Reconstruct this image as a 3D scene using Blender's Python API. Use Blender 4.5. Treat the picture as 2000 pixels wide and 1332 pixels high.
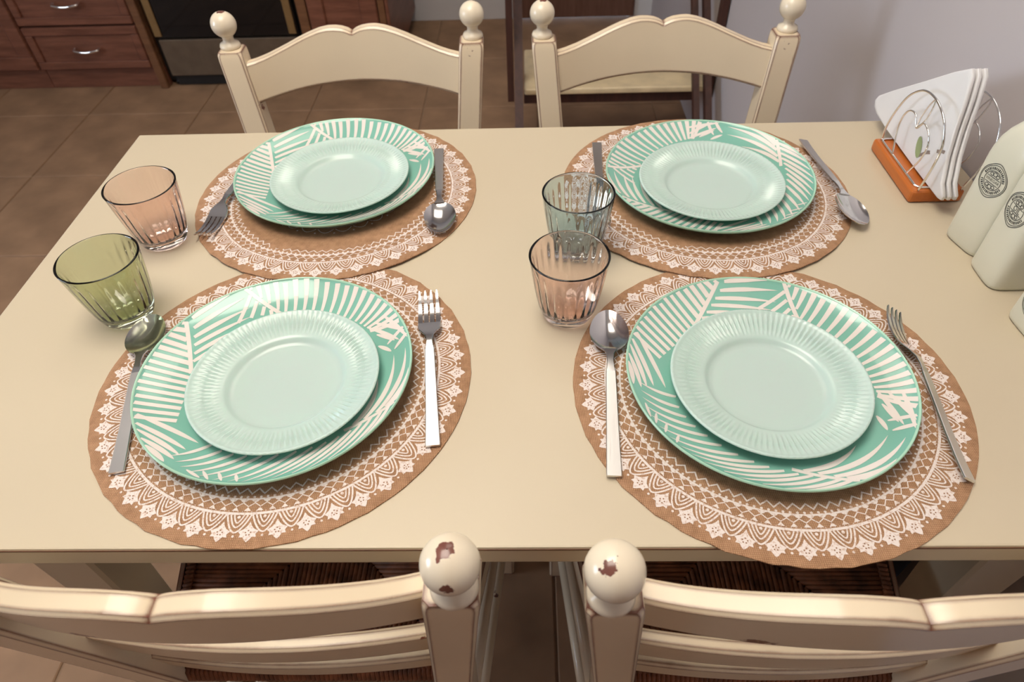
import bpy, bmesh, math, random
from mathutils import Vector, Matrix
random.seed(7)
for o in list(bpy.data.objects): bpy.data.objects.remove(o)
S = bpy.context.scene
COL = S.collection
PI = math.pi
H = 0.75                      # table top height

# ---------------------------------------------------------------- camera
cd = bpy.data.cameras.new('camera'); cam = bpy.data.objects.new('camera', cd); COL.objects.link(cam)
RX, UP, FW = Vector((.99960921, .00941446, -.02632109)), Vector((.01151066, .71942968, .69446989)), Vector((-.02547423, .69450147, -.71904017))
m3 = Matrix((RX, UP, -FW)).transposed()
cam.matrix_world = Matrix.Translation((0, 0, H + .521)) @ m3.to_4x4()
cd.sensor_width = 36; cd.lens = 1317.64 / 2000 * 36
cd.clip_start = .02
cd.dof.use_dof = True; cd.dof.focus_distance = .70; cd.dof.aperture_fstop = 9.0
S.camera = cam
# ---------------------------------------------------------------- world, light, exposure
W = bpy.data.worlds.new('world'); S.world = W; W.use_nodes = True
bg = W.node_tree.nodes['Background']; bg.inputs[0].default_value = (.72, .84, 1, 1); bg.inputs[1].default_value = 12.0
S.view_settings.view_transform = 'Standard'; S.view_settings.look = 'None'
S.view_settings.exposure = 0.18; S.view_settings.gamma = 1; S.view_settings.use_curve_mapping = False
ROOM = dict(x0=-3.3, x1=.606, y0=-1.7, y1=3.41, z1=2.6)
WIN = dict(y0=-.50, y1=.80, z0=.85, z1=1.95)

def area(name, loc, rot, size, sizey, power, color, portal=False):
    l = bpy.data.lights.new(name, 'AREA'); l.shape = 'RECTANGLE'; l.size = size; l.size_y = sizey
    l.energy = power; l.color = color
    if portal: l.cycles.is_portal = True
    o = bpy.data.objects.new(name, l); COL.objects.link(o); o.location = loc; o.rotation_euler = rot
    return o
area('window_portal', (ROOM['x0'] - .02, (WIN['y0'] + WIN['y1']) / 2, (WIN['z0'] + WIN['z1']) / 2), (0, -PI / 2, 0), WIN['z1'] - WIN['z0'], WIN['y1'] - WIN['y0'], 1, (1, 1, 1), True)
FILL_COL = (1, .915, .79)
BOUNCE_FILL = (-.45, .50, 1.0)      # x, y, size of the unseen panel added to imitate ceiling-bounced flash
FILL_GLOW = 9.5
KITCHEN_FILL = (-.1, 1.8, .8)         # unseen panel added on the kitchen side, reflects in the cutlery handles

# ---------------------------------------------------------------- materials
MATS = {}
class NT:
    def __init__(s, name):
        s.m = bpy.data.materials.new(name); s.m.use_nodes = True
        s.t = s.m.node_tree; s.b = s.t.nodes['Principled BSDF']; s.out = s.t.nodes['Material Output']
    def n(s, typ, **kw):
        nd = s.t.nodes.new(typ)
        for k, v in kw.items(): setattr(nd, k, v)
        return nd
    def l(s, a, b): s.t.links.new(a, b)
    def coord(s, which='Object', scale=(1, 1, 1)):
        tc = s.n('ShaderNodeTexCoord'); mp = s.n('ShaderNodeMapping'); mp.inputs['Scale'].default_value = scale
        s.l(tc.outputs[which], mp.inputs[0]); return mp.outputs[0]
    def noise(s, vec, scale, detail=3, rough=.5):
        nd = s.n('ShaderNodeTexNoise'); nd.inputs['Scale'].default_value = scale; nd.inputs['Detail'].default_value = detail
        nd.inputs['Roughness'].default_value = rough; s.l(vec, nd.inputs['Vector']); return nd.outputs[0]
    def ramp(s, fac, stops):
        r = s.n('ShaderNodeValToRGB'); e = r.color_ramp.elements
        while len(e) < len(stops): e.new(.5)
        for el, (p, c) in zip(e, stops): el.position = p; el.color = (*c, 1) if len(c) == 3 else c
        s.l(fac, r.inputs[0]); return r.outputs[0]
    def mix(s, fac, a, b):
        mx = s.n('ShaderNodeMix', data_type='RGBA')
        for i, v in ((0, fac), (6, a), (7, b)):
            if hasattr(v, 'links'): s.l(v, mx.inputs[i])
            else: mx.inputs[i].default_value = v if i == 0 else (*v, 1)
        return mx.outputs[2]
    def math(s, op, a, b):
        m = s.n('ShaderNodeMath', operation=op)
        for i, v in ((0, a), (1, b)):
            if hasattr(v, 'links'): s.l(v, m.inputs[i])
            else: m.inputs[i].default_value = v
        return m.outputs[0]
    def bump(s, h, strength, dist):
        b = s.n('ShaderNodeBump'); b.inputs['Strength'].default_value = strength; b.inputs['Distance'].default_value = dist
        s.l(h, b.inputs['Height']); s.l(b.outputs[0], s.b.inputs['Normal'])
    def col(s, c):
        if hasattr(c, 'links'): s.l(c, s.b.inputs['Base Color'])
        else: s.b.inputs['Base Color'].default_value = (*c, 1)
    def set(s, **kw):
        for k, v in kw.items(): s.b.inputs[k.replace('_', ' ')].default_value = v
        return s

def simple(name, c, rough=.5, metal=0, var=.12, nscale=20, **kw):
    t = NT(name); t.set(Roughness=rough, Metallic=metal, **kw)
    v = t.coord(); f = t.noise(v, nscale)
    t.col(t.ramp(f, [(.3, tuple(x * (1 - var) for x in c)), (.7, tuple(min(1, x * (1 + var)) for x in c))]))
    MATS[name] = t.m; return t

def painted(name, c, wear, amount, rough=.30, patches=()):
    """cream paint with paint rubbed off along the edges and in small patches"""
    t = NT(name); t.set(Roughness=rough, Coat_Weight=.12, Coat_Roughness=.06)
    v = t.coord()
    bev = t.n('ShaderNodeBevel', samples=8); bev.inputs['Radius'].default_value = .009
    geo = t.n('ShaderNodeNewGeometry')
    dt = t.n('ShaderNodeVectorMath', operation='DOT_PRODUCT'); t.l(bev.outputs[0], dt.inputs[0]); t.l(geo.outputs['Normal'], dt.inputs[1])
    rag = t.math('ADD', t.math('MULTIPLY', t.noise(v, 15, 4, .6), .10), dt.outputs['Value'])
    rag = t.math('MULTIPLY', t.math('SUBTRACT', 1.032, rag), 20)
    e = t.ramp(rag, [(.5, (0, 0, 0)), (.56, (1, 1, 1))])
    n2 = t.ramp(t.noise(v, 17, 5, .6), [(.70 - amount * .06, (0, 0, 0)), (.72 - amount * .06, (1, 1, 1))])
    k = t.math('MAXIMUM', e, n2)
    for (px, py, pz_, pr) in patches:        # rubbed spots, ragged by noise
        ds = t.n('ShaderNodeVectorMath', operation='DISTANCE'); t.l(v, ds.inputs[0]); ds.inputs[1].default_value = (px, py, pz_)
        q = t.math('ADD', ds.outputs['Value'], t.math('MULTIPLY', t.math('SUBTRACT', t.noise(v, 160, 4, .6), .5), .014))
        k = t.math('MAXIMUM', k, t.math('LESS_THAN', q, pr))
    base = t.ramp(t.noise(v, 6), [(.3, tuple(x * .93 for x in c)), (.7, c)])
    wr = t.ramp(t.noise(v, 60), [(.3, tuple(x * .7 for x in wear)), (.7, wear)])
    t.col(t.mix(k, base, wr))
    MATS[name] = t.m

def wood(name, c0, c1, scale=(1, 12, 12), rough=.4, nscale=7):
    t = NT(name); t.set(Roughness=rough)
    v = t.coord(scale=scale); f = t.noise(v, nscale, 6, .6)
    t.col(t.ramp(f, [(.25, c0), (.75, c1)])); t.bump(f, .15, .001)
    MATS[name] = t.m

CREAM = (.76, .60, .385)
painted('cream_paint', (.80, .67, .485), (.20, .06, .035), .13)
painted('cream_finial', (.80, .70, .545), (.20, .075, .055), .0, .22, [(-.2018, 0, .8723, .0062), (-.2018, .0195, .857, .0035), (-.1967, .0069, .8700, .0055 * 0), (.2069, .0069, .8702, .0055)])
painted('cream_smooth', (.77, .67, .52), (.30, .16, .12), .15)
def table_mat():
    t = NT('table_cream'); t.set(Roughness=.42)
    v = t.coord(); f = t.noise(v, 3)
    t.col(t.ramp(f, [(.3, (.565, .482, .352)), (.7, (.585, .502, .368))])); MATS['table_cream'] = t.m
table_mat()
simple('table_edge_brown', (.16, .07, .035), .5)
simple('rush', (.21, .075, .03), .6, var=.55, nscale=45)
simple('wall_paint', (.53, .49, .50), .85, var=.02, nscale=2)
simple('wall_white', (.62, .61, .62), .85, var=.02, nscale=2)
simple('wall_dark', (.20, .085, .03), .85, var=.02, nscale=2)
simple('ceiling_paint', (.78, .76, .73), .9, var=.02)
simple('grout', (.29, .19, .12), .8)
simple('tile', (.30, .18, .105), .6, var=.24, nscale=7, Specular_IOR_Level=.3)
wood('cabinet_wood', (.11, .036, .02), (.25, .098, .058), (1, 1, 8))
wood('cabinet_wood_light', (.12, .05, .022), (.22, .10, .045), (1, 1, 8))
wood('dark_wood', (.035, .012, .008), (.08, .028, .018), (8, 8, 1), .6)
wood('door_wood', (.10, .045, .03), (.17, .085, .06), (8, 8, 1))
wood('holder_wood', (.42, .105, .018), (.56, .165, .03), (12, 1, 12), .3)
simple('black_glass', (.004, .004, .005), .06, var=0)
simple('black_plastic', (.012, .012, .013), .4, var=0)
simple('brass_strip', (.33, .22, .10), .3, .6)
simple('oven_steel', (.16, .12, .085), .35, .4)
simple('chrome', (.82, .81, .80), .10, 1, var=.02)
def steel():
    t = NT('steel'); t.set(Roughness=.13, Metallic=1); t.col((.74, .73, .73)); MATS['steel'] = t.m
    t = NT('brushed_steel'); t.set(Roughness=.30, Metallic=1); t.col((.76, .74, .72))
    f = t.noise(t.coord(scale=(60, 2, 60)), 14); t.bump(f, .12, .0004); MATS['brushed_steel'] = t.m
steel()
simple('plate_green', (.205, .47, .38), .16, var=.06, nscale=9, Coat_Weight=.4)
simple('plate_rim', (.40, .66, .51), .16, var=.03)
simple('leaf_white', (.76, .70, .655), .18, var=.03)
def opal():
    t = NT('opal_mint'); t.set(Roughness=.22, Subsurface_Weight=.25, Subsurface_Scale=.01)
    t.b.inputs['Subsurface Radius'].default_value = (.6, 1, .8)
    t.col((.49, .625, .575)); MATS['opal_mint'] = t.m
opal()
def jute():
    t = NT('jute'); t.set(Roughness=.9)
    v = t.coord()
    wx = t.n('ShaderNodeTexWave', wave_type='BANDS', bands_direction='X'); wx.inputs['Scale'].default_value = 190; wx.inputs['Distortion'].default_value = 1.2; wx.inputs['Detail'].default_value = 1
    wy = t.n('ShaderNodeTexWave', wave_type='BANDS', bands_direction='Y'); wy.inputs['Scale'].default_value = 190; wy.inputs['Distortion'].default_value = 1.2; wy.inputs['Detail'].default_value = 1
    t.l(v, wx.inputs['Vector']); t.l(v, wy.inputs['Vector'])
    hgt = t.math('MULTIPLY', wx.outputs['Fac'], wy.outputs['Fac'])
    n = t.noise(v, 120, 3)
    f = t.math('ADD', t.math('MULTIPLY', hgt, .55), t.math('MULTIPLY', n, .6))
    t.col(t.ramp(f, [(.15, (.24, .12, .058)), (.75, (.56, .325, .185))])); t.bump(hgt, .6, .0008)
    MATS['jute'] = t.m
    t = NT('mat_print'); t.set(Roughness=.85)
    f = t.noise(t.coord(), 420, 2)
    t.col(t.ramp(f, [(.30, (.56, .40, .32)), (.48, (.76, .68, .645))])); MATS['mat_print'] = t.m
jute()
simple('jute_dark', (.26, .13, .06), .9)
def glass(name, c):
    t = NT(name); t.set(Roughness=.0, IOR=1.47, Transmission_Weight=1); t.col(c); MATS[name] = t.m
glass('glass_pink', (.93, .785, .74)); glass('glass_green', (.70, .745, .56)); glass('glass_blue', (.67, .80, .855))
def pane():
    t = NT('window_glass'); tr = t.n('ShaderNodeBsdfTransparent'); gl = t.n('ShaderNodeBsdfGlossy'); gl.inputs['Roughness'].default_value = .02
    mx = t.n('ShaderNodeMixShader'); mx.inputs[0].default_value = .06; t.l(tr.outputs[0], mx.inputs[1]); t.l(gl.outputs[0], mx.inputs[2]); t.l(mx.outputs[0], t.out.inputs[0]); MATS['window_glass'] = t.m
pane()
simple('window_white', (.75, .75, .73), .4, var=.02)
simple('paper_white', (.80, .79, .80), .75, var=.02)
simple('print_green', (.33, .40, .20), .8); simple('print_brown', (.28, .22, .19), .8)
simple('ceramic', (.66, .645, .53), .3, var=.02)
simple('ink', (.035, .035, .035), .6, var=0)
simple('cork', (.42, .26, .13), .8)
simple('bin_blue', (.045, .055, .08), .35)
simple('seat_cream', (.72, .58, .36), .4)
def fillmat(name, strength):
    t = NT(name); t.b.inputs['Emission Color'].default_value = (*FILL_COL, 1); t.b.inputs['Emission Strength'].default_value = strength; t.col((.9, .9, .9)); MATS[name] = t.m
fillmat('bounce_fill_glow', FILL_GLOW); fillmat('kitchen_fill_glow', 3.0)  # glow of the two added fill panels

# ---------------------------------------------------------------- helpers
def link(o, parent=None):
    COL.objects.link(o)
    if parent is not None: o.parent = parent
    return o
def meshdata(name, V, F, mat, smooth=False, mats=None, fm=None):
    me = bpy.data.meshes.new(name); me.from_pydata([tuple(v) for v in V], [], F)
    for m in (mats or [mat]): me.materials.append(MATS[m])
    if fm: me.polygons.foreach_set('material_index', fm)
    if smooth: me.polygons.foreach_set('use_smooth', [True] * len(me.polygons))
    me.update(); return me
def obj(name, me, parent=None, loc=None):
    o = bpy.data.objects.new(name, me)
    if loc: o.location = loc
    return link(o, parent)
def empty(name, loc, rz=0):
    o = bpy.data.objects.new(name, None); o.location = loc; o.rotation_euler = (0, 0, rz); o.empty_display_size = .05
    return link(o)
def tag(o, label, cat, group=None):
    o['label'] = label; o['category'] = cat
    if group: o['group'] = group
    return o
def struct(o): o['kind'] = 'structure'; return o
class MB:
    def __init__(s): s.V = []; s.F = []
    def add(s, V, F):
        k = len(s.V); s.V += [tuple(v) for v in V]; s.F += [tuple(i + k for i in f) for f in F]; return s
    def box(s, a, b):
        (x0, y0, z0), (x1, y1, z1) = a, b
        return s.add([(x0, y0, z0), (x1, y0, z0), (x1, y1, z0), (x0, y1, z0), (x0, y0, z1), (x1, y0, z1), (x1, y1, z1), (x0, y1, z1)],
                     [(0, 3, 2, 1), (4, 5, 6, 7), (0, 1, 5, 4), (1, 2, 6, 5), (2, 3, 7, 6), (3, 0, 4, 7)])
    def rings(s, R, close=True, cap=True):
        n = len(R[0]); V = [p for r in R for p in r]; F = []
        for i in range(len(R) - 1):
            for j in range(n if close else n - 1):
                j2 = (j + 1) % n; F.append((i * n + j, i * n + j2, (i + 1) * n + j2, (i + 1) * n + j))
        if cap and close:
            F.append(tuple(reversed(range(n)))); F.append(tuple((len(R) - 1) * n + j for j in range(n)))
        return s.add(V, F)
    def lathe(s, prof, n=32, c=(0, 0, 0), cap=False):
        return s.rings([[(c[0] + r * math.cos(2 * PI * j / n), c[1] + r * math.sin(2 * PI * j / n), c[2] + z) for j in range(n)] for r, z in prof], True, cap)
    def tube(s, P, r, n=8, closed=False):
        P = [Vector(p) for p in P]; R = []; up = None
        for i, p in enumerate(P):
            a = P[i - 1] if i else (P[-1] if closed else p); b = P[(i + 1) % len(P)] if (i < len(P) - 1 or closed) else p
            t = (b - a).normalized()
            if up is None:
                up = Vector((0, 0, 1)) if abs(t.z) < .9 else Vector((1, 0, 0))
            u = (up - t * up.dot(t)).normalized(); up = u; w = t.cross(u)
            R.append([p + (u * math.cos(2 * PI * j / n) + w * math.sin(2 * PI * j / n)) * r for j in range(n)])
        if closed: R.append(R[0])
        return s.rings(R, True, not closed)
    def me(s, name, mat, smooth=False): return meshdata(name, s.V, s.F, mat, smooth)
def bevbox(name, a, b, mat, bev=.003, seg=2):
    bm = bmesh.new(); bmesh.ops.create_cube(bm, size=1)
    for v in bm.verts: v.co = [a[i] + (v.co[i] + .5) * (b[i] - a[i]) for i in range(3)]
    if bev: bmesh.ops.bevel(bm, geom=bm.edges[:], offset=bev, segments=seg, affect='EDGES', profile=.6)
    bmesh.ops.recalc_face_normals(bm, faces=bm.faces)
    me = bpy.data.meshes.new(name); bm.to_mesh(me); bm.free(); me.materials.append(MATS[mat]); return me
def fixn(me):
    bm = bmesh.new(); bm.from_mesh(me); bmesh.ops.recalc_face_normals(bm, faces=bm.faces); bm.to_mesh(me); bm.free(); return me
def autosmooth(me, ang=40):
    me.polygons.foreach_set('use_smooth', [True] * len(me.polygons))
    me.set_sharp_from_angle(angle=math.radians(ang)); return me
def copy_tree(o, parent=None):
    c = o.copy(); COL.objects.link(c); c.parent = parent
    for ch in list(o.children): copy_tree(ch, c)
    return c
def lerp(a, b, t): return a + (b - a) * t
def sstep(a, b, x):
    t = max(0, min(1, (x - a) / (b - a))); return t * t * (3 - 2 * t)

# ---------------------------------------------------------------- room shell
x0, x1, y0, y1, z1 = (ROOM[k] for k in ('x0', 'x1', 'y0', 'y1', 'z1'))
T = .12
fl = struct(obj('floor', MB().box((x0 - T, y0 - T, -.1), (x1 + T, y1 + T, -.004)).me('floor', 'grout')))
ts, g = .45, .004
tx0, ty0 = -.857 - 6 * ts, 2.965 - 11 * ts
tile_cache = {}
ix = 0
for i in range(10):
    for j in range(14):
        ax, bx = max(x0, tx0 + i * ts + g / 2), min(x1, tx0 + (i + 1) * ts - g / 2)
        ay, by = max(y0, ty0 + j * ts + g / 2), min(y1, ty0 + (j + 1) * ts - g / 2)
        if bx - ax < .02 or by - ay < .02: continue
        key = (round(bx - ax, 4), round(by - ay, 4))
        if key not in tile_cache:
            w, h = key; c = .0025
            mb = MB().rings([[(0, 0, -.006), (w, 0, -.006), (w, h, -.006), (0, h, -.006)], [(0, 0, -.002), (w, 0, -.002), (w, h, -.002), (0, h, -.002)], [(c, c, 0), (w - c, c, 0), (w - c, h - c, 0), (c, h - c, 0)]])
            tile_cache[key] = mb.me('tile', 'tile')
        obj('tile', tile_cache[key], fl, (ax, ay, 0))
struct(obj('wall_right', MB().box((x1, y0, 0), (x1 + T, y1, z1)).me('wall_right', 'wall_paint')))
DX0, DX1 = -.06, .52
far = struct(obj('wall_far', MB().box((x0, y1, 0), (DX0, y1 + T, z1)).box((DX1, y1, 0), (x1 + T, y1 + T, z1)).box((DX0, y1, 2.05), (DX1, y1 + T, z1)).me('wall_far', 'wall_white')))
struct(obj('wall_near', MB().box((x0, y0 - T, 0), (x1, y0, z1)).me('wall_near', 'wall_dark')))
w = WIN
struct(obj('wall_left', MB().box((x0 - T, y0, 0), (x0, w['y0'], z1)).box((x0 - T, w['y1'], 0), (x0, y1, z1)).box((x0 - T, w['y0'], 0), (x0, w['y1'], w['z0'])).box((x0 - T, w['y0'], w['z1']), (x0, w['y1'], z1)).me('wall_left', 'wall_white')))
struct(obj('ceiling', MB().box((x0 - T, y0 - T, z1), (x1 + T, y1 + T, z1 + .1)).me('ceiling', 'ceiling_paint')))
wf = MB()
for a, b in (((w['y0'], w['z0']), (w['y1'], w['z0'] + .04)), ((w['y0'], w['z1'] - .04), (w['y1'], w['z1'])), ((w['y0'], w['z0'] + .04), (w['y0'] + .04, w['z1'] - .04)), ((w['y1'] - .04, w['z0'] + .04), (w['y1'], w['z1'] - .04))):
    wf.box((x0 - .07, a[0], a[1]), (x0 - .02, b[0], b[1]))
wi = struct(obj('window_1', wf.me('window_1', 'window_white')))
obj('pane', MB().box((x0 - .047, w['y0'] + .04, w['z0'] + .04), (x0 - .043, w['y1'] - .04, w['z1'] - .04)).me('pane', 'window_glass'), wi)
dr = struct(obj('door_1', bevbox('door_1', (DX0, y1 - .02, .006), (DX1, y1 + .03, 2.05), 'door_wood', .004)))
for za, zb in ((.12, .95), (1.08, 1.93)): obj('door_panel', bevbox('door_panel', (DX0 + .11, y1 - .032, za), (DX1 - .11, y1 - .02, zb), 'door_wood', .008), dr)

# ---------------------------------------------------------------- added, unseen ceiling lamp
for lp, gl, lab in ((BOUNCE_FILL, 'bounce_fill_glow', 'large square fill panel with white frame, added above the table for bounced light'), (KITCHEN_FILL, 'kitchen_fill_glow', 'small square fill panel with white frame, added on the kitchen side for reflections')):
    L = tag(empty('fill_panel', (lp[0], lp[1], z1)), lab, 'fill_light')
    hs = lp[2] / 2
    fb = MB()
    for a, b in (((-hs - .03, -hs - .03), (hs + .03, -hs)), ((-hs - .03, hs), (hs + .03, hs + .03)), ((-hs - .03, -hs), (-hs, hs)), ((hs, -hs), (hs + .03, hs))): fb.box((a[0], a[1], -.05), (b[0], b[1], -.0005))
    obj('frame', fb.me('frame', 'window_white'), L)
    obj('diffuser', MB().box((-hs, -hs, -.04), (hs, hs, -.01)).me('diffuser', gl), L)

# ---------------------------------------------------------------- table
TX0, TX1, TY0, TY1 = -.6075, .602, .2651, .9621
tb = tag(empty('dining_table', ((TX0 + TX1) / 2, (TY0 + TY1) / 2, 0)), 'cream painted dining table laid for four, pushed against the grey wall', 'table')
def rel(me, root):
    lx, ly, lz = root.location
    for v in me.vertices: v.co.x -= lx; v.co.y -= ly; v.co.z -= lz
    return me
obj('tabletop', rel(bevbox('tabletop', (TX0, TY0, H - .027), (TX1, TY1, H), 'table_cream', .0022, 2), tb), tb)
eb = obj('worn_edge', rel(MB().box((TX0 + .002, TY0 - .0006, H - .0042), (TX1 - .002, TY0 + .001, H - .0022)).me('worn_edge', 'table_edge_brown'), tb), tb)
LEGS = [(TX0 + .035, TY0 + .08), (TX1 - .105, TY0 + .08), (TX0 + .035, TY1 - .15), (TX1 - .105, TY1 - .15)]
for (lx, ly) in LEGS:
    R = []
    for z, s in ((0, .022), (.35, .028), (.60, .035), (H - .027, .035)):
        c = .004; q = []
        for sx, sy in ((-1, -1), (1, -1), (1, 1), (-1, 1)):
            q += [(sx * s, sy * (s - c)), (sx * (s - c), sy * s)] if sx * sy > 0 else [(sx * (s - c), sy * s), (sx * s, sy * (s - c))]
        R.append([(lx + .035 + a, ly + .035 + b, z) for a, b in q])
    obj('leg', rel(MB().rings(R).me('leg', 'table_cream'), tb), tb)
ap = H - .027
for a, b in (((TX0 + .105, TY0 + .09), (TX1 - .105, TY0 + .112)), ((TX0 + .105, TY1 - .112), (TX1 - .105, TY1 - .09)), ((TX0 + .045, TY0 + .15), (TX0 + .067, TY1 - .15)), ((TX1 - .067, TY0 + .15), (TX1 - .045, TY1 - .15))):
    obj('apron', rel(bevbox('apron', (a[0], a[1], ap - .075), (b[0], b[1], ap), 'table_cream', .002, 1), tb), tb)

# ---------------------------------------------------------------- chairs
K = .175
def by(z): return -K * (.85 - z) if z >= .45 else lerp(-.03, -.07, z / .45)
def hx(z): return .199 - .095 * (.81 - z) if z >= .45 else .1648
def sect(cx, cy, z, s, c=.0035):
    q = []
    for sx, sy in ((-1, -1), (1, -1), (1, 1), (-1, 1)):
        q += [(sx * s, sy * (s - c)), (sx * (s - c), sy * s)] if sx * sy > 0 else [(sx * (s - c), sy * s), (sx * s, sy * (s - c))]
    return [(cx + a, cy + b, z) for a, b in q]
def post_me(sgn):
    R = []
    for z, s, c in ((0, .017, .003), (.2, .0195, .003), (.45, .022, .0035), (.6, .0212, .0035), (.76, .0206, .0035), (.802, .0206, .0035), (.811, .0203, .004), (.815, .0190, .005)):
        R.append(sect(sgn * hx(min(z, .81)), by(z), z, s, c))
    return autosmooth(fixn(MB().rings(R).me('back_post', 'cream_paint')), 30)
def finial_me(sgn):
    r = .0203; zc = .852
    pr = [(.0005, .812), (.0155, .8145), (.0172, .818), (.0155, .8225), (.0095, .826), (.0088, .829)]
    a0 = math.asin(.0095 / r)
    n = 18
    for i in range(n + 1):
        a = a0 + (PI - a0) * i / n; pr.append((max(.0004, r * math.sin(a)), zc - r * math.cos(a)))
    pr = [(q, z) for q, z in pr]
    return fixn(MB().lathe(pr, 32, (sgn * .2018, by(.85), 0)).me('finial', 'cream_finial', True))
def rail_me(name, half, ztop, zbot, th, bow, n=56, mat='cream_paint', c=.0035):
    R = []
    us = [i / n * 2 - 1 for i in range(n + 1)]
    for u in us:
        zt, zb = ztop(u), zbot(u); yo = bow * (1 - u * u) - .18 * bow; x = half(u)
        def y(z): return by(z) + yo
        a = th / 2
        R.append([(x, y(zb) - a + c, zb), (x, y(zb) + a - c, zb), (x, y(zb + c) + a, zb + c), (x, y(zt - c) + a, zt - c), (x, y(zt) + a - c, zt), (x, y(zt) - a + c, zt), (x, y(zt - c) - a, zt - c), (x, y(zb + c) - a, zb + c)])
    return autosmooth(fixn(MB().rings(R).me(name, mat)), 35)
def ctop(u):
    a = abs(u)
    p = [(1, .795), (.9, .7975), (.8, .802), (.7, .808), (.6, .8145), (.5, .8215), (.4, .828), (.3, .8332), (.22, .8355), (.15, .8352), (.09, .8335), (.04, .8305), (0, .8265)]
    for (a1, z1_), (a2, z2_) in zip(p, p[1:]):
        if a2 <= a <= a1: return lerp(z2_, z1_, (a - a2) / (a1 - a2))
def make_chair():
    root = empty('dining_chair', (0, 0, 0))
    for s in (-1, 1):
        p = obj('back_post', post_me(s), root); obj('finial', finial_me(s), p)
        R = [sect(s * .205, -.405, z, w_, .004) for z, w_ in ((0, .016), (.2, .019), (.44, .021), (.468, .021), (.474, .017))]
        obj('front_leg', MB().rings(R).me('front_leg', 'cream_paint'), root)
    obj('crest_rail', rail_me('crest_rail', lambda u: u * .181, ctop, lambda u: .728 + .022 * (1 - u * u), .0205, .027, 112), root)
    obj('back_slat', rail_me('back_slat', lambda u: u * .163, lambda u: .640 + .008 * (1 - u * u), lambda u: .582 + .010 * (1 - u * u), .015, .016, 40), root)
    obj('back_slat', rail_me('back_slat', lambda u: u * .153, lambda u: .532 + .006 * (1 - u * u), lambda u: .486 + .006 * (1 - u * u), .015, .012, 40), root)
    # stretchers
    for z, y_ in ((.16, -.405), (.28, -.405)):
        obj('stretcher', MB().tube([(-.19, y_, z), (.19, y_, z)], .010, 10).me('stretcher', 'cream_paint', True), root)
    obj('stretcher', MB().tube([(-.15, by(.22), .22), (.15, by(.22), .22)], .010, 10).me('stretcher', 'cream_paint', True), root)
    for s in (-1, 1):
        for z in (.13, .25):
            obj('stretcher', MB().tube([(s * .166, by(z) - .012, z), (s * .203, -.39, z)], .010, 10).me('stretcher', 'cream_paint', True), root)
    # rush seat : cords wrapped over four rails, woven in four triangles
    zt = .462; yb, yf = -.066, -.415
    def wid(y): return lerp(.160, .212, (yb - y) / (yb - yf))
    mb = MB()
    def cord(a, b, r=.0032, sag=.0):
        P = [(lerp(a[0], b[0], t), lerp(a[1], b[1], t), a[2] + (b[2] - a[2]) * t) for t in (0, .5, 1)]
        mb.tube(P, r, 6)
    n = 30
    for i in range(n):
        t = (i + .5) / n * .5                     # distance to the rails, 0 edge .. .5 middle
        yB, yF = lerp(yb, yf, t), lerp(yf, yb, t)
        j = random.uniform(-.0006, .0006)
        zz = zt + j - .004 * math.sin(t * PI)
        for yy in (yB, yF):
            inner = wid(yy) * (1 - 2 * t)
            # side triangles: cords run across, from the side rail to the diagonal
            for s in (-1, 1): cord((s * (wid(yy) + .004), yy, zz), (s * inner, yy, zz))
            # back/front triangles: cords run front-back at matching x
        xx = None
        for s in (-1, 1):
            for (ye, yd) in ((yb + .004, yB), (yf - .004, yF)):
                xd = s * wid(yd) * (1 - 2 * t); xe = s * wid(ye) * (1 - 2 * t)
                cord((xe, ye, zz), (xd, yd, zz))
    # wrapped edges of the seat
    for s in (-1, 1):
        for i in range(2 * n):
            y = lerp(yb, yf, (i + .5) / (2 * n)); xw = wid(y)
            mb.tube([(s * (xw - .004), y, zt), (s * (xw + .007), y, zt - .004), (s * (xw + .010), y, zt - .014), (s * (xw + .006), y, zt - .026), (s * (xw - .004), y, zt - .030)], .0032, 5)
    for i in range(2 * n):
        for ye, dr_ in ((yb, 1), (yf, -1)):
            x = lerp(-wid(ye), wid(ye), (i + .5) / (2 * n))
            mb.tube([(x, ye - dr_ * .004, zt), (x, ye + dr_ * .007, zt - .004), (x, ye + dr_ * .010, zt - .014), (x, ye + dr_ * .006, zt - .026), (x, ye - dr_ * .004, zt - .030)], .0032, 5)
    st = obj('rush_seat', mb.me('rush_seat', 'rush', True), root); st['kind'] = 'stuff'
    fr = MB()
    for s in (-1, 1): fr.add([(s * (.160 - .03), yb, .434), (s * .166, yb, .434), (s * .215, yf, .434), (s * (.212 - .03), yf, .434), (s * (.160 - .03), yb, .455), (s * .166, yb, .455), (s * .215, yf, .455), (s * (.212 - .03), yf, .455)], [(0, 1, 2, 3), (4, 7, 6, 5), (0, 4, 5, 1), (1, 5, 6, 2), (2, 6, 7, 3), (3, 7, 4, 0)])
    fr.box((-.15, yb - .02, .434), (.15, yb, .455)).box((-.2, yf, .434), (.2, yf + .02, .455))
    fr.box((-.13, yf + .01, .440), (.13, yb - .01, .448))
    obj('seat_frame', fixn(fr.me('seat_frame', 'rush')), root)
    # thin cream guard boards nailed along the sides of the seat
    for s in (-1, 1):
        q = [(s * (wid(yb) + .012), yb - .02), (s * (wid(yf) + .012), yf + .03), (s * (wid(yf) + .018), yf + .03), (s * (wid(yb) + .018), yb - .02)]
        obj('side_board', fixn(MB().rings([[(a, b, .415) for a, b in q], [(a, b, .458) for a, b in q]]).me('side_board', 'cream_paint')), root)
    return root
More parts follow.
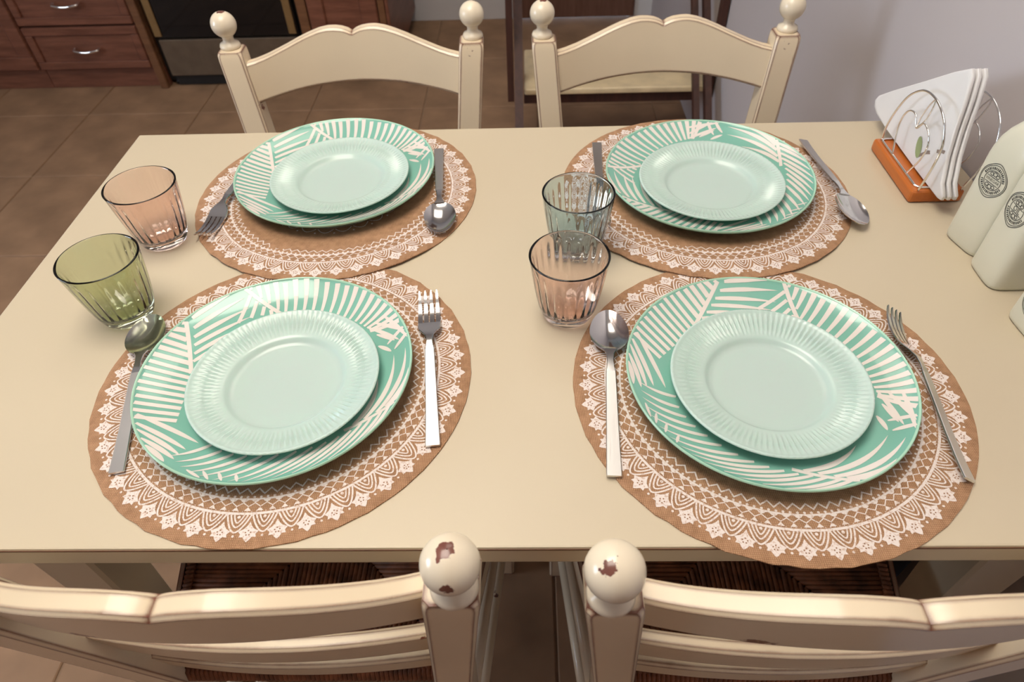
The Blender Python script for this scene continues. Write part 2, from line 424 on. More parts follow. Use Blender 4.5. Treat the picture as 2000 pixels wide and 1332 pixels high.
CH = [((-.2895, 1.1375, 0), math.radians(2.7), 'cream chair with bowed crest at the far table side, in front of the oven'),
      ((.229, 1.1455, 0), math.radians(.4), 'cream chair with bowed crest at the far table side, before the brown stand'),
      ((-.2555, .202, 0), PI, 'worn cream rush-seat chair at the near table side, away from the wall'),
      ((.2555, .197, 0), PI, 'worn cream rush-seat chair at the near table side, next to the wall')]
proto = make_chair()
for i, (loc, rz, lab) in enumerate(CH):
    c = proto if i == 0 else copy_tree(proto)
    c.location = loc; c.rotation_euler = (0, 0, rz)
    tag(c, lab, 'chair', 'chairs around the dining table')

# ---------------------------------------------------------------- placemats
MR = .19; MT = .0018
def mat_z(over):
    return (lambda x, y: .0026 * sstep(-.118, -.142, y)) if over else (lambda x, y: 0)
def mat_me(over):
    zf = mat_z(over); V = []; F = []; n = 96; rr = [.0, .04, .08, .11, .125, .14, .15, .16, .17, .18, .187, .1898]
    def edge(a): return 1 + .0025 * math.sin(a * 37 + 1) + .002 * math.sin(a * 61)
    top = []
    V.append((0, 0, MT))
    for k in rr[1:]:
        row = []
        for j in range(n):
            a = 2 * PI * j / n; q = k * (edge(a) if k > .18 else 1); x, y = q * math.cos(a), q * math.sin(a)
            row.append(len(V)); V.append((x, y, MT + zf(x, y) - (.0005 if k > .188 else 0)))
        top.append(row)
    row = []
    for j in range(n):
        x, y, z = V[top[-1][j]]; row.append(len(V)); V.append((x, y, z - MT + .0006))
    top.append(row)
    for j in range(n): F.append((0, top[0][j], top[0][(j + 1) % n]))
    for a, b in zip(top, top[1:]):
        for j in range(n): j2 = (j + 1) % n; F.append((a[j], b[j], b[j2], a[j2]))
    k = len(V); V.append((0, 0, 0.0001))
    rows = []
    for q in (.16, .12):
        r2 = []
        for j in range(n):
            a = 2 * PI * j / n; x, y = q * math.cos(a), q * math.sin(a); r2.append(len(V)); V.append((x, y, .0001 + zf(x, y)))
        rows.append(r2)
    prev = row
    for r2 in rows:
        for j in range(n): j2 = (j + 1) % n; F.append((prev[j], r2[j], r2[j2], prev[j2]))
        prev = r2
    for j in range(n): F.append((prev[j], k, prev[(j + 1) % n]))
    return autosmooth(fixn(meshdata('woven_disc', V, F, 'jute')), 50)
def print_me(over):
    zf = mat_z(over); mb = MB(); md = MB(); N = 45
    def pt(r, a, h=.00025):
        x, y = r * math.cos(a), r * math.sin(a); return (x, y, MT + h + zf(x, y))
    def poly(pts, h=.00025): mb.add([pt(r, a, h) for r, a in pts], [tuple(range(len(pts)))])
    def band(path, w):
        V = []; n = len(path)
        C = [(r * math.cos(a), r * math.sin(a)) for r, a in path]
        for i, (x, y) in enumerate(C):
            ax, ay = C[max(0, i - 1)]; bx_, by_ = C[min(n - 1, i + 1)]
            dx, dy = bx_ - ax, by_ - ay; L = math.hypot(dx, dy) or 1; nx, ny = -dy / L * w / 2, dx / L * w / 2
            for s in (1, -1): X, Y = x + s * nx, y + s * ny; V.append((X, Y, MT + .00025 + zf(X, Y)))
        mb.add(V, [(2 * i, 2 * i + 1, 2 * i + 3, 2 * i + 2) for i in range(n - 1)])
    def ring(r0, r1, n=240):
        mb.add([pt(r, 2 * PI * j / n) for j in range(n) for r in (r0, r1)], [(2 * j, 2 * j + 1, (2 * j + 3) % (2 * n), (2 * j + 2) % (2 * n)) for j in range(n)])
    def dot(r, a, s, k=7):
        x, y = r * math.cos(a), r * math.sin(a)
        mb.add([(x + s * math.cos(2 * PI * i / k), y + s * math.sin(2 * PI * i / k), MT + .00025 + zf(x, y)) for i in range(k)], [tuple(range(k))])
    st = 2 * PI / N
    for i in range(N):
        a = i * st; r = .1755
        d = lambda w_: w_ / r
        # flower: spire towards the centre, side lobes, three lobes outwards
        fl_ = [(.1650, 0), (.1690, .0020), (.1718, .0044), (.1742, .0088), (.1768, .0064), (.1797, .0072), (.1794, .0038), (.1822, .0020), (.1842, 0)]
        pts = [(q, a + d(t)) for q, t in fl_] + [(q, a - d(t)) for q, t in reversed(fl_[1:-1])]
        x = (r * math.cos(a), r * math.sin(a))
        k = len(pts); mb.add([pt(q, b) for q, b in pts] + [pt(.1755, a)], [(j, (j + 1) % k, k) for j in range(k)])
        for q, t in ((.1735, 0), (.1752, .0022), (.1752, -.0022), (.1775, .0012), (.1775, -.0012)):
            s = .0006; x_, y_ = q * math.cos(a + d(t)), q * math.sin(a + d(t))
            md.add([(x_ - s, y_ - s, MT + .0004 + zf(x_, y_)), (x_ + s, y_ - s, MT + .0004 + zf(x_, y_)), (x_ + s, y_ + s, MT + .0004 + zf(x_, y_)), (x_ - s, y_ + s, MT + .0004 + zf(x_, y_))], [(0, 1, 2, 3)])
        # nested arches pointing outwards
        b = a + st / 2
        for rb, ww, lw in ((.1752, .0108, .0015), (.1703, .0076, .0014), (.1660, .0044, .0013)):
            P = []
            for t in [k_ / 10 for k_ in range(-10, 11)]:
                P.append((lerp(rb, .1585, abs(t) ** 1.7), b + t * ww / .163 * (1 if abs(t) > .99 else 1)))
            band(P, lw)
        dot(.1785, b, .0012); dot(.1605, b, .0015)
        dot(.1712, a, .0009) if False else None
    ring(.1560, .1584); ring(.1420, .1438)
    for i in range(90):
        a = (i + .5) * 2 * PI / 90; d_ = .0030 / .152
        poly([(.1508, a), (.1545, a + d_), (.1545, a - d_)])
    zz_ = []
    for i in range(180): zz_.append((.1503 if i % 2 else .1466, i * PI / 90))
    band(zz_ + [zz_[0]], .0011)
    for i in range(90):
        a = i * 2 * PI / 90 ; d_ = .0038 / .144
        poly([(.1436, a - d_), (.1436, a + d_), (.1455, a + d_ * .5), (.1462, a), (.1455, a - d_ * .5)])
    for i in range(150): dot(.1408, i * 2 * PI / 150, .0013, 6)
    for i in range(240): dot(.1550, i * 2 * PI / 240, .0005, 4)
    z2 = []
    for i in range(156): z2.append((.1376 if i % 2 else .1322, i * PI / 78))
    band(z2 + [z2[0]], .0019)
    # scalloped ring around the centre, mostly under the plate
    for i in range(24):
        a = i * PI / 12
        band([(.087 + .0075 * math.sin(PI * t), a + (t - .5) * PI / 12 * .9) for t in [k_ / 10 for k_ in range(11)]], .0012)
        dot(.0955, a + PI / 24, .0013)
    ring(.083, .0842); ring(.05, .052)
    return mb.me('lace_print', 'mat_print'), md.me('print_specks', 'jute_dark')
MATC = dict(FL=(-.25, .4536), FR=(.2333, .4354), BL=(-.2603, .7915), BR=(.2371, .785))
MROT = dict(FL=.02, FR=.05, BL=.0, BR=0.0)
cache = {}
MLAB = dict(FL='round jute placemat with white lace print, flush with the near table edge', FR='round jute placemat with white lace print, overhanging the near table edge',
            BL='round jute placemat with white lace print, far side, beside the pink and green glasses', BR='round jute placemat with white lace print, under the far plates beside the napkin holder')
for k in ('FL', 'FR', 'BL', 'BR'):
    over = k[0] == 'B'
    if over not in cache: cache[over] = (mat_me(over), *print_me(over))
    cx, cy = MATC[k]
    e = tag(empty('placemat', (cx, cy, H + .0002), 0 if over else MROT[k]), MLAB[k], 'placemat', 'placemats on the table')
    obj('woven_disc', cache[over][0], e); p = obj('lace_print', cache[over][1], e); obj('print_specks', cache[over][2], p)

# ---------------------------------------------------------------- plates
BIGP = [(0, .006), (.06, .006), (.085, .0062), (.095, .0072), (.105, .0092), (.115, .0120), (.125, .0158), (.131, .0186), (.1345, .0204), (.136, .0215)]
def pz(prof, r):
    for (a, za), (b, zb) in zip(prof, prof[1:]):
        if a <= r <= b: return lerp(za, zb, (r - a) / (b - a))
    return prof[-1][1]
def big_plate():
    body = [(.0005, .006)] + BIGP[1:-1] + [(.1353, .0212)]
    under = [(.1363, .0208), (.1365, .0196), (.1345, .0165), (.125, .0105), (.11, .0050), (.095, .0026), (.085, .0016), (.082, 0), (.078, 0), (.076, .0016), (.0005, .0018)]
    return autosmooth(fixn(MB().lathe(body + under, 128).me('plate_body', 'plate_green')), 50), autosmooth(fixn(MB().lathe([(.1345, .0206), (.1353, .0216), (.1362, .0219), (.1369, .0213), (.1369, .0196), (.1358, .0182), (.1345, .0206)], 128).me('rim_edge', 'plate_rim')), 50)
def strokes():
    mb = MB(); R0 = .1347
    def stroke(a, b, w, curve=0, kind='leaf', n=14):
        (ax, ay), (bx, by_) = a, b
        dx, dy = bx - ax, by_ - ay; L = math.hypot(dx, dy) or 1e-6; nx, ny = -dy / L, dx / L
        rows = []
        for i in range(n + 1):
            t = i / n
            x = ax + dx * t + nx * curve * L * 4 * t * (1 - t); y = ay + dy * t + ny * curve * L * 4 * t * (1 - t)
            if kind == 'rib': hw = w / 2
            elif kind == 'leaf': hw = w / 2 * (min(1, (t / .25)) ** .6 * .35 + .65) * min(1, ((1 - t) / .55)) ** .8
            elif kind == 'out': hw = w / 2 * (.45 + .55 * t)
            else: hw = w / 2 * math.sin(PI * min(1, max(0, .04 + .96 * t))) ** .6
            rows.append((x + nx * hw, y + ny * hw, x - nx * hw, y - ny * hw))
        V = []; F = []
        ok = []
        for q in rows:
            for s in (0, 2):
                x, y = q[s], q[s + 1]; r = math.hypot(x, y)
                if r > R0: x, y = x * R0 / r, y * R0 / r
                r2 = min(r, R0); V.append((x, y, pz(BIGP, r2) + .00032))
            ok.append(max(math.hypot(q[0], q[1]), math.hypot(q[2], q[3])) < R0 + .004 and min(math.hypot(q[0], q[1]), math.hypot(q[2], q[3])) < R0)
        for i in range(n):
            if ok[i] and ok[i + 1]: F.append((2 * i, 2 * i + 1, 2 * i + 3, 2 * i + 2))
        mb.add(V, F)
    mm = lambda p: (p[0] / 1000, p[1] / 1000)
    def fam(A0, A1, B0, B1, n, w, curve=0, kind='leaf', jit=.0):
        for i in range(n):
            t = i / max(1, n - 1)
            a = (lerp(A0[0], A1[0], t), lerp(A0[1], A1[1], t)); b = (lerp(B0[0], B1[0], t), lerp(B0[1], B1[1], t))
            stroke(mm(a), mm(b), w, curve, kind)
    def seq(L, w, curve, kind):
        for a, b in L: stroke(mm(a), mm(b), w, curve, kind)
    # frond one: rib with long leaflets on its right and short ones on its left
    stroke(mm((-118.5, 78)), mm((-92, 4)), .0042, 0, 'rib')
    seq([((-110, 73), (-74, 114)), ((-106, 62), (-64, 108)), ((-103, 51), (-56, 97)), ((-100, 41), (-52, 86)), ((-97, 30), (-55, 72)), ((-95, 20), (-60, 55))], .0052, .04, 'leaf')
    seq([((-117, 66), (-127, 60)), ((-113, 57), (-129, 54)), ((-109, 46), (-133, 48)), ((-105, 36), (-136, 39)), ((-101, 27), (-138, 30)), ((-97, 17), (-138, 20))], .0058, -.03, 'rib')
    fam((-92, 6), (-84, -58), (-140, 11), (-122, -62), 9, .0046, -.03, 'rib')
    # crossing leaf below it
    seq([((-124, -56), (-54, -84)), ((-119, -67), (-62, -93)), ((-111, -76), (-64, -101)), ((-103, -86), (-66, -107)), ((-96, -94), (-72, -112))], .0050, .03, 'spindle')
    # bottom frond
    B = [((-41, -84), (-72, -103)), ((-30, -92), (-64, -110)), ((-18, -96), (-57, -116)), ((-5, -98), (-48, -122)), ((9, -98), (-37, -127)), ((24, -97), (-23, -131)), ((40, -94), (-9, -133)), ((54, -90), (3, -134)), ((66, -85), (15, -133)), ((77, -79), (28, -131)), ((87, -73), (42, -128)), ((96, -66), (57, -122)), ((105, -60), (72, -114)), ((114, -55), (87, -104)), ((121, -50), (100, -91))]
    seq(B, .0041, .05, 'leaf')
    stroke(mm((126, -46)), mm((80, -72)), .0040, .02, 'rib')
    seq([((-50, -119), (-34, -129)), ((-36, -119), (-26, -131)), ((-22, -120), (-14, -132)), ((-6, -122), (0, -133))], .003, 0, 'spindle')
    # right side leaves rising from that rib
    seq([((88, -66), (102, -6)), ((98, -60), (115, 22)), ((109, -54), (127, 27)), ((117, -49), (134, -2)), ((122, -45), (133, -24))], .0056, -.10, 'leaf')
    # top frond
    stroke(mm((-73, 124)), mm((-16, 88)), .0044, 0, 'rib')
    seq([((-64, 76), (-58, 112)), ((-52, 84), (-50, 106)), ((-41, 88), (-41, 100)), ((-31, 90), (-33, 96))], .0040, 0, 'rib')
    G = [((-58, 118), (-64, 130)), ((-46, 110), (-55, 131)), ((-36, 104), (-46, 134)), ((-25, 96), (-35, 135)), ((-16, 92), (-24, 136)), ((-6, 92), (-12, 137)), ((4, 92), (1, 138)), ((14, 92), (13, 137)), ((24, 91), (26, 136)), ((34, 90), (39, 133)), ((43, 87), (51, 129)), ((51, 83), (62, 123)), ((58, 80), (73, 116)), ((65, 76), (83, 109)), ((71, 72), (92, 101)), ((76, 68), (100, 93)), ((80, 65), (108, 84)), ((83, 62), (115, 75)), ((84, 60), (121, 67))]
    seq(G, .0066, -.02, 'out')
    # crossing tips on the right
    seq([((80, 66), (119, 40)), ((92, 54), (114, 41)), ((96, 38), (112, 27)), ((115, 29), (130, 50)), ((106, 38), (126, 60)), ((88, 70), (124, 50)), ((96, 78), (128, 40))], .0044, .03, 'spindle')
    return mb.me('leaf_print', 'leaf_white')
bigme = big_plate(); leafme = strokes()
def small_plate():
    n = 400; NF = 100
    prof = [(.0005, .0088), (.03, .0088), (.050, .0089), (.054, .0094), (.0565, .0110), (.0585, .0130), (.0605, .0144), (.063, .0150), (.066, .0156), (.072, .0166), (.078, .0178), (.084, .0192), (.088, .0203), (.0902, .0212), (.0915, .0222), (.0925, .0224), (.0935, .0220)]
    rows = []
    for r, z in prof:
        row = []
        for j in range(n):
            a = 2 * PI * j / n; c = math.cos(NF * a)
            amp = .0010 * sstep(.064, .070, r) * (1 - sstep(.087, .0885, r)) + .0004 * (1 if .0905 < r < .093 else 0)
            row.append((r * math.cos(a), r * math.sin(a), z + amp * c))
        rows.append(row)
    for r, z in [(.0939, .0208), (.0930, .0196), (.085, .0168), (.070, .0120), (.058, .0078), (.050, .0062), (.046, .0052), (.044, .005), (.042, .0052), (.0405, .0066), (.0005, .0068)]:
        rows.append([(r * math.cos(2 * PI * j / n), r * math.sin(2 * PI * j / n), z) for j in range(n)])
    return autosmooth(fixn(MB().rings(rows, True, False).me('dessert_plate', 'opal_mint')), 60)
smallme = small_plate()
PL = dict(FL=((-.2545, .449), 0, (-.2425, .4355)), FR=((.2320, .4390), -50, (.2305, .4275)), BL=((-.2656, .820), -2, (-.2555, .802)), BR=((.243, .7945), 55, (.242, .7735)))
PW = dict(FL='near placemat beside the green glass', FR='placemat that overhangs the table edge', BL='far placemat beside the pink glass', BR='far placemat beside the napkin holder')
for k, ((px, py), rot, (sx, sy)) in PL.items():
    zb = H + MT + .0006
    e = tag(empty('dinner_plate', (px, py, zb), math.radians(rot)), 'large green plate with white palm leaf print on the ' + PW[k], 'plate', 'green leaf plates')
    obj('plate_body', bigme[0], e); obj('rim_edge', bigme[1], e); obj('leaf_print', leafme, e)
    o = obj('dessert_plate', smallme, None, (sx, sy, zb + .0013)); o.rotation_euler = (0, 0, random.uniform(0, 6))
    tag(o, 'small mint plate with ribbed rim, stacked over the ' + PW[k], 'plate', 'mint plates')

# ---------------------------------------------------------------- cutlery
def strip(path, th=.0024):
    """path: (y, z, halfwidth); flat bar with bevelled edges"""
    R = []
    for y, z, w_ in path:
        c = min(.0006, w_ * .3); a = th / 2
        R.append([(-w_, y, z - a + c), (-w_ + c, y, z - a), (w_ - c, y, z - a), (w_, y, z - a + c), (w_, y, z + a - c), (w_ - c, y, z + a), (-w_ + c, y, z + a), (-w_, y, z + a - c)])
    return R
HAND = [(0, .0028, .0068), (.003, .0028, .0070), (.02, .0030, .0066), (.05, .0045, .0060), (.08, .0068, .0056), (.105, .0085, .0052), (.118, .0095, .0049)]
def spoon_parts():
    h = autosmooth(fixn(MB().rings(strip(HAND)).me('handle', 'brushed_steel')), 35)
    nk = MB().rings(strip([(.117, .0095, .0050), (.123, .0100, .0040), (.132, .0103, .0034), (.142, .0100, .0042), (.149, .0093, .0075)], .0022))
    nk = autosmooth(fixn(nk.me('neck', 'steel')), 40)
    # bowl as a double skinned egg shaped shell
    nu, nv = 16, 36; L0, Lb = .146, .064
    def P(ru, a, off):
        # a angle round outline, ru 0..1
        s = math.sin(a); yy = .5 + .5 * math.cos(a) * -1
        wv = .0208 * (1 - .16 * math.cos(a) * -1 * -1)
        x = ru * s * .0205 * (1 + .12 * math.cos(a)); y = L0 + Lb / 2 - ru * math.cos(a) * Lb / 2
        z = .0092 - .0072 * (1 - ru ** 2.2) - off * (1 if ru < .999 else .5) + .0012 * (ru * math.cos(a)) - .0006
        return (x, y, z)
    mb = MB(); top = [[P(i / nu if i else .001, 2 * PI * j / nv, 0) for j in range(nv)] for i in range(nu + 1)]
    bot = [[P(i / nu if i else .001, 2 * PI * j / nv, .0010) for j in range(nv)] for i in range(nu, -1, -1)]
    mb.rings(top + bot, True, False)
    b = autosmooth(fixn(mb.me('bowl', 'steel')), 60)
    return [('handle', h), ('neck', nk), ('bowl', b)]
def fork_parts():
    h = autosmooth(fixn(MB().rings(strip(HAND)).me('handle', 'brushed_steel')), 35)
    nk = MB().rings(strip([(.117, .0095, .0050), (.123, .0100, .0040), (.130, .0102, .0033), (.138, .0100, .0042), (.145, .0088, .0085), (.150, .0074, .0115), (.154, .0062, .0124), (.160, .0045, .0126), (.163, .0040, .0126)], .0020))
    nk = autosmooth(fixn(nk.me('neck', 'steel')), 40)
    out = [('handle', h), ('neck', nk)]
    for i in range(4):
        xc = -.0126 + .0029 + i * (.0252 - .0058) / 3
        R = []
        for y, z, w_ in [(.1625, .0040, .0025), (.172, .0030, .0024), (.184, .0032, .0022), (.196, .0052, .0017), (.205, .0082, .0011), (.209, .0100, .0005)]:
            a = .0009; R.append([(xc - w_, y, z - a), (xc + w_, y, z - a), (xc + w_, y, z + a), (xc - w_, y, z + a)])
        out.append(('tine', autosmooth(fixn(MB().rings(R).me('tine', 'steel')), 40)))
    return out
SP, FK = spoon_parts(), fork_parts()
def place(kind, parts, end, tip, roll, label, dz=0, pitch=0):
    e = empty(kind, (end[0], end[1], H + MT + .0006 + dz))
    ang = math.atan2(tip[1] - end[1], tip[0] - end[0]) - PI / 2
    e.rotation_mode = 'XYZ'
    e.matrix_world = Matrix.Translation(e.location) @ Matrix.Rotation(ang, 4, 'Z') @ Matrix.Rotation(pitch, 4, 'X') @ Matrix.Rotation(roll, 4, 'Y')
    tag(e, label, kind.split('_')[-1], kind + 's at the four places')
    for n, me in parts: obj(n, me, e)
    return e
place('table_spoon', SP, (-.3775, .337), (-.4235, .547), 0, 'steel spoon lying beside the green glass, its bowl at the rim of the plate')
place('dinner_fork', FK, (-.0905, .364), (-.114, .57), 0, 'steel fork with tines up on the placemat flush with the table edge')
place('table_spoon', SP, (.0740, .330), (.0870, .54), 0, 'steel spoon on the overhanging placemat, its bowl close to a pink glass')
place('dinner_fork', FK, (.3775, .322), (.3860, .53), math.radians(32), 'steel fork tipped on its side at the edge of the overhanging placemat', .0035)
place('dinner_fork', FK, (-.398, .892), (-.412, .682), 0, 'steel fork half hidden under a plate rim, near the pink and green glasses')
place('table_spoon', SP, (-.1300, .893), (-.1105, .690), 0, 'steel spoon on the far placemat, lying between the two far plates')
place('table_spoon', SP, (.4000, .893), (.409, .690), math.radians(-14), 'steel spoon on the far placemat, between plate and napkin holder', .0035)
place('dinner_fork', FK, (.103, .902), (.093, .70), 0, 'steel fork on the far placemat, behind the blue glass')

# ---------------------------------------------------------------- tumblers
def tumbler(mat):
    n = 192; NR = 24; rows = []
    ho = .083
    def ro(z): t = z / ho; return lerp(.0235, .0420, min(1, t) ** .50) if t > 0 else .0235
    outer = [(.0005, .0016), (.015, .0012), (.019, 0), (.0215, .0004)] + [(ro(z), z) for z in (.002, .006, .012, .02, .03, .04, .05, .06, .07, .078, .0815)] + [(.0421, .0826), (.0412, .0833), (.0400, .0828)]
    inner = [(ro(z) - .0022, z) for z in (.0810, .076, .068, .06, .05, .04, .03, .02)] + [(.0262, .0135), (.022, .0105), (.015, .0095), (.0005, .0095)]
    for r, z in outer: rows.append([(r * math.cos(2 * PI * j / n), r * math.sin(2 * PI * j / n), z) for j in range(n)])
    for r, z in inner:
        row = []
        for j in range(n):
            a = 2 * PI * j / n; amp = .0010 * sstep(.076, .066, z) * sstep(.010, .02, z) if r > .02 else 0
            q = r - amp * (.5 + .5 * math.cos(NR * a)); row.append((q * math.cos(a), q * math.sin(a), z))
        rows.append(row)
    return fixn(MB().rings(rows, True, False).me('drinking_glass', mat, True))
for (gx, gy), mt, lab in (((-.464, .690), 'glass_pink', 'pink tinted ribbed tumbler standing behind the green one near the table end'), ((-.454, .552), 'glass_green', 'green tinted ribbed tumbler beside the spoon near the table end'),
                          ((.0585, .6585), 'glass_blue', 'blue-grey tinted ribbed tumbler touching the far placemat'), ((.0425, .545), 'glass_pink', 'pink tinted ribbed tumbler in front of the blue-grey one')):
    onmat = 0
    tag(obj('drinking_glass', tumbler(mt), None, (gx, gy, H + onmat + .0003)), lab, 'glass', 'tinted tumblers')

# ---------------------------------------------------------------- napkin holder
NX0, NX1, NY0, NY1 = .494, .562, .744, .880
nh = tag(empty('napkin_holder', ((NX0 + NX1) / 2, (NY0 + NY1) / 2, H)), 'chrome wire napkin holder with apple outline on an orange-brown wooden base', 'napkin holder')
def nrel(me): return rel(me, nh)
obj('base', nrel(bevbox('base', (NX0, NY0, H + .0002), (NX1, NY1, H + .018), 'holder_wood', .005, 3)), nh)
rc = .004; zc = H + .0195
ringp = [(NX0 + .007, NY0 + .013), (NX0 + .009, NY0 + .009), (NX0 + .013, NY0 + .007), (NX1 - .013, NY0 + .007), (NX1 - .009, NY0 + .009), (NX1 - .007, NY0 + .013), (NX1 - .007, NY1 - .013), (NX1 - .009, NY1 - .009), (NX1 - .013, NY1 - .007), (NX0 + .013, NY1 - .007), (NX0 + .009, NY1 - .009), (NX0 + .007, NY1 - .013)]
obj('base_wire', nrel(MB().tube([(a, b, zc) for a, b in ringp], .0016, 8, True).me('base_wire', 'chrome', True)), nh)
def catmull(P, n=8):
    P = [Vector(p) for p in P]; out = []
    for i in range(len(P) - 1):
        a, b, c, d = P[max(0, i - 1)], P[i], P[i + 1], P[min(len(P) - 1, i + 2)]
        for k in range(n):
            t = k / n; out.append(.5 * ((2 * b) + (c - a) * t + (2 * a - 5 * b + 4 * c - d) * t * t + (3 * b - a - 3 * c + d) * t ** 3))
    return out + [P[-1]]
ym = (NY0 + NY1) / 2
for x, s in ((NX0 + .007, -1), (NX1 - .007, 1)):
    def tp(y, z): return (x + s * .06 * (z - .018), y, H + z)
    arch = [(.872, .019), (.8695, .043), (.857, .074), (.838, .102), (.810, .121), (.779, .1245), (.753, .116), (.739, .102), (.7325, .085), (.736, .053), (.745, .019)]
    obj('wire_arch', nrel(MB().tube(catmull([tp(*q) for q in arch]), .0015, 8).me('wire_arch', 'chrome', True)), nh)
    apple = [(.832, .019), (.840, .051), (.838, .072), (.827, .086), (.811, .089), (.799, .077), (.786, .090), (.770, .086), (.761, .073), (.766, .050), (.785, .019)]
    obj('wire_apple', nrel(MB().tube(catmull([tp(*q) for q in apple]), .0012, 8).me('wire_apple', 'chrome', True)), nh)
    stem = [(.799, .077), (.797, .092), (.789, .112), (.781, .123), (.780, .113), (.786, .094), (.799, .077)]
    obj('wire_leaf', nrel(MB().tube(catmull([tp(*q) for q in stem]), .0010, 8).me('wire_leaf', 'chrome', True)), nh)
# napkins : folded paper stood on a long edge between the wires
for i in range(3):
    xo = .5175 + i * .0075; dy = 0
    out = [(.958 + dy * .5, .0260), (.962 + dy * .5, .0335), (.9565 + dy * .5, .0425), (.92, .068), (.86, .1085), (.80 + dy, .1490), (.7755 + dy, .164), (.7690 + dy, .158), (.7605 + dy, .132), (.752 + dy, .100), (.738 + dy, .070), (.722 + dy, .043), (.7135 + dy, .030), (.716 + dy, .0235), (.7235 + dy, .0215), (.80, .0212), (.90, .0212), (.945, .0215)]
    ny, nz = 26, 8
    def wav(y, z): return .0016 * math.sin(y * 60) * sstep(.02, .12, z) - .006 * sstep(.77, .715, y) * sstep(.02, .05, z) + .004 * sstep(.86, .96, y)
    R = []
    k = len(out)
    cy_, cz_ = .82, .07
    def ringat(xs, sc): return [(xo + xs + wav(cy_ + (y - cy_) * sc, cz_ + (z - cz_) * sc), cy_ + (y - cy_) * sc, H + cz_ + (z - cz_) * sc) for y, z in out]
    rings = [ringat(-.0028, q) for q in (.02, .35, .7, .93, .985)] + [ringat(-.0016, 1.0), ringat(.0016, 1.0)] + [ringat(.0028, q) for q in (.985, .93, .7, .35, .02)]
    me = autosmooth(fixn(MB().rings(rings).me('paper_napkin', 'paper_white')), 45)
    e = obj('paper_napkin', me)
    tag(e, ['white folded paper napkin with olive branch print, foremost in the wire holder', 'white folded paper napkin in the middle of the wire holder', 'white folded paper napkin next to the wall in the wire holder'][i], 'napkin', 'napkins in the holder')
    if i == 0:
        def dec(pts, name, mat):
            c = (sum(p[0] for p in pts) / len(pts), sum(p[1] for p in pts) / len(pts))
            V = [(xo - .0034 + wav(y, z), y, H + z) for y, z in pts]; obj(name, MB().add(V, [tuple(range(len(pts)))]).me(name, mat), e)
        lf = [(.8030 + .0075 * math.cos(a) + .004 * math.sin(a), .047 + .013 * math.sin(a)) for a in [2 * PI * j / 16 for j in range(16)]]
        dec(lf, 'olive_print', 'print_green')
        dec([(.797, .035), (.782, .049), (.768, .057), (.768, .0615), (.783, .054), (.797, .0400)], 'stem_print', 'print_brown')
        dec([(.768, .059), (.752, .068), (.7465, .070), (.7465, .0745), (.752, .0725), (.767, .0645)], 'stem_print', 'print_brown')

# ---------------------------------------------------------------- oil, vinegar and shaker
def sup(a, ex): 
    c, s = math.cos(a), math.sin(a)
    return (abs(c) ** ex) * (1 if c >= 0 else -1), (abs(s) ** ex) * (1 if s >= 0 else -1)
def bottle_me(hw, prof, n=64):
    rows = []
    for f, z, ex in prof: rows.append([(hw * f * sup(2 * PI * j / n, ex)[0], hw * f * sup(2 * PI * j / n, ex)[1], z) for j in range(n)])
    return autosmooth(fixn(MB().rings(rows).me('body', 'ceramic')), 50)
BP = [(.90, 0, .42), (.97, .002, .42), (1, .006, .42), (1, .03, .42), (1, .07, .42), (1, .112, .42), (.985, .122, .45), (.93, .133, .5), (.83, .142, .6), (.70, .149, .75), (.56, .155, .9), (.46, .162, 1), (.42, .172, 1), (.42, .186, 1), (.47, .188, 1), (.47, .196, 1), (.42, .198, 1)]
SPF = [(.90, 0, .42), (.97, .002, .42), (1, .006, .42), (1, .05, .42), (.985, .058, .45), (.92, .067, .5), (.80, .074, .6), (.6, .079, .8), (.35, .082, 1), (.05, .083, 1)]
def text_mesh(s, size):
    cu = bpy.data.curves.new('t', 'FONT'); cu.body = s; cu.size = size; cu.align_x = 'CENTER'; cu.align_y = 'CENTER'; cu.resolution_u = 2
    o = bpy.data.objects.new('t', cu); COL.objects.link(o); dg = bpy.context.evaluated_depsgraph_get()
    me = bpy.data.meshes.new_from_object(o.evaluated_get(dg)); V = [tuple(v.co) for v in me.vertices]; F = [tuple(p.vertices) for p in me.polygons]
    bpy.data.objects.remove(o); bpy.data.meshes.remove(me); return V, F
